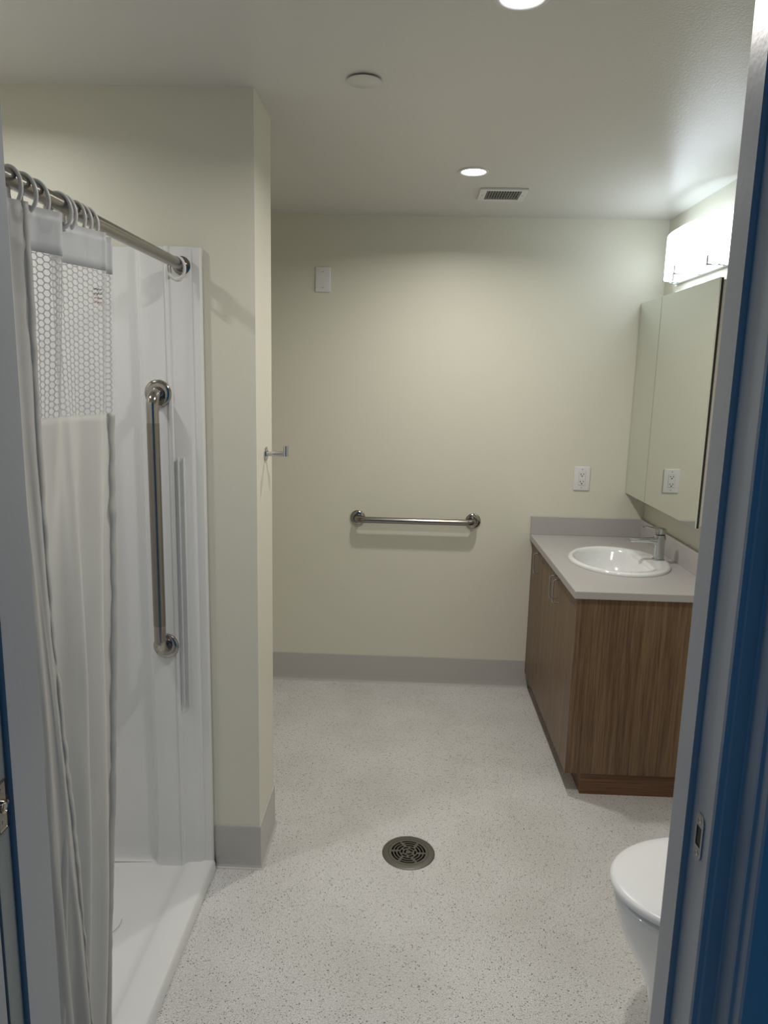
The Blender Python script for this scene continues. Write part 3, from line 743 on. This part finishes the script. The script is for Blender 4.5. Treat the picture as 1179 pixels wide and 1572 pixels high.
# ------------------------------------------------------------------ vanity light
LY, LH, LZ0, LZ1 = 3.262, .335, 2.118, 2.298
vl = thing('vanity_light', 'lit bow-fronted opal glass vanity light above the mirror cabinet', 'wall light', (XR, LY, 2.2))
obj('back_plate', box(XR - .018, XR - .0005, LY - .31, LY + .31, LZ0 - .012, LZ1 - .02, .002), M_plate, vl)
def shade():
    n = 40; out = []; inn = []
    pts = []
    for k in range(n + 1):
        t = -1 + 2 * k / n; y = LY + LH * t; x = XR - .022 - .098 * (1 - abs(t) ** 2.6) ** (1 / 1.25)
        pts.append((x, y))
    bm = bmesh.new(); rings = []
    prof = [(0, LZ0), (-.0, LZ0 + .002), (0, LZ1 - .002), (.001, LZ1), (.006, LZ1), (.007, LZ1 - .002), (.007, LZ0), ]
    for i, (x, y) in enumerate(pts):
        a = Vector(pts[max(i - 1, 0)]); b = Vector(pts[min(i + 1, n)]); dd = (b - a).normalized(); nr = Vector((dd.y, -dd.x))
        if nr.x < 0: nr = -nr
        rings.append([(x + nr.x * o, y + nr.y * o, z) for o, z in prof])
    return loft(rings)
obj('glass_shade', shade(), M_shade, vl, auto=50)
for y in (LY - .25, LY, LY + .25):
    t = (y - LY) / LH; xf = XR - .022 - .098 * (1 - abs(t) ** 2.6) ** (1 / 1.25)
    bm = box(xf - .003, XR - .017, y - .010, y + .010, LZ0 - .009, LZ0 - .004, .0006, 1); add_box(bm, xf - .0045, xf - .0015, y - .006, y + .006, LZ0 - .009, LZ0 + .028, .0006, 1)
    obj('bracket', bm, M_chrome, vl)
# ------------------------------------------------------------------ toilet
TY = 1.610; TXF = .533
def egg(xf, xb, hw, z, n=48, e=2.0, yc=TY):
    """outline pointing to -x: front half elongated, back squarer"""
    out = []; xm = xf + (xb - xf) * .56
    for k in range(n):
        t = 2 * PI * k / n; c, s = math.cos(t), math.sin(t)
        if c < 0: x = xm + (xm - xf) * c; y = yc + hw * s
        else: x = xm + (xb - xm) * abs(c) ** .62; y = yc + hw * math.copysign(abs(s) ** .75, s)
        out.append((x, y, z))
    return out
to = thing('toilet', 'white toilet with closed lid at the lower right behind the door jamb', 'toilet', (.9, TY, 0))
R = [egg(.66, 1.16, .125, 0), egg(.655, 1.16, .122, .02), egg(.655, 1.14, .112, .08), egg(.640, 1.12, .114, .15), egg(.612, 1.10, .132, .21), egg(.580, 1.06, .158, .27), egg(.558, 1.04, .176, .325), egg(.548, 1.03, .184, .365), egg(.545, 1.03, .186, .385), egg(.547, 1.03, .185, .394), egg(.554, 1.02, .179, .398)]
obj('bowl', loft(R), M_porc, to, auto=60)
sR = [egg(.566, 1.0, .170, .4005), egg(.562, 1.003, .172, .403), egg(.562, 1.003, .172, .410), egg(.564, 1.002, .170, .4165)]
obj('seat', loft(sR), M_seat, to, auto=60)
lR = [egg(.545, 1.005, .185, .4175), egg(.534, 1.008, .191, .4195), egg(.532, 1.008, .192, .429), egg(.535, 1.006, .190, .4355), egg(.543, 1.000, .184, .4390), egg(.565, .985, .165, .4410), egg(.62, .93, .11, .4425), egg(.70, .85, .04, .443)]
obj('lid', loft(lR), M_seat, to, auto=60)
for s in (-1, 1): obj('hinge', tube([(1.012, TY + s * .075 - .015, .425), (1.012, TY + s * .075 + .015, .425)], .011, 14), M_seat, to, auto=40)
obj('tank', box(1.045, XR - .012, TY - .215, TY + .215, .398, .745, .018, 4), M_porc, to, auto=50)
obj('tank_lid', box(1.037, XR - .006, TY - .225, TY + .225, .7455, .778, .008, 3), M_porc, to, auto=50)
obj('flush_lever', tube([(1.045, TY + .16, .70), (1.025, TY + .16, .70), (1.022, TY + .145, .699), (1.020, TY + .09, .693)], .006, 12), M_chrome, to, smooth=True)
bpy.context.view_layer.update()
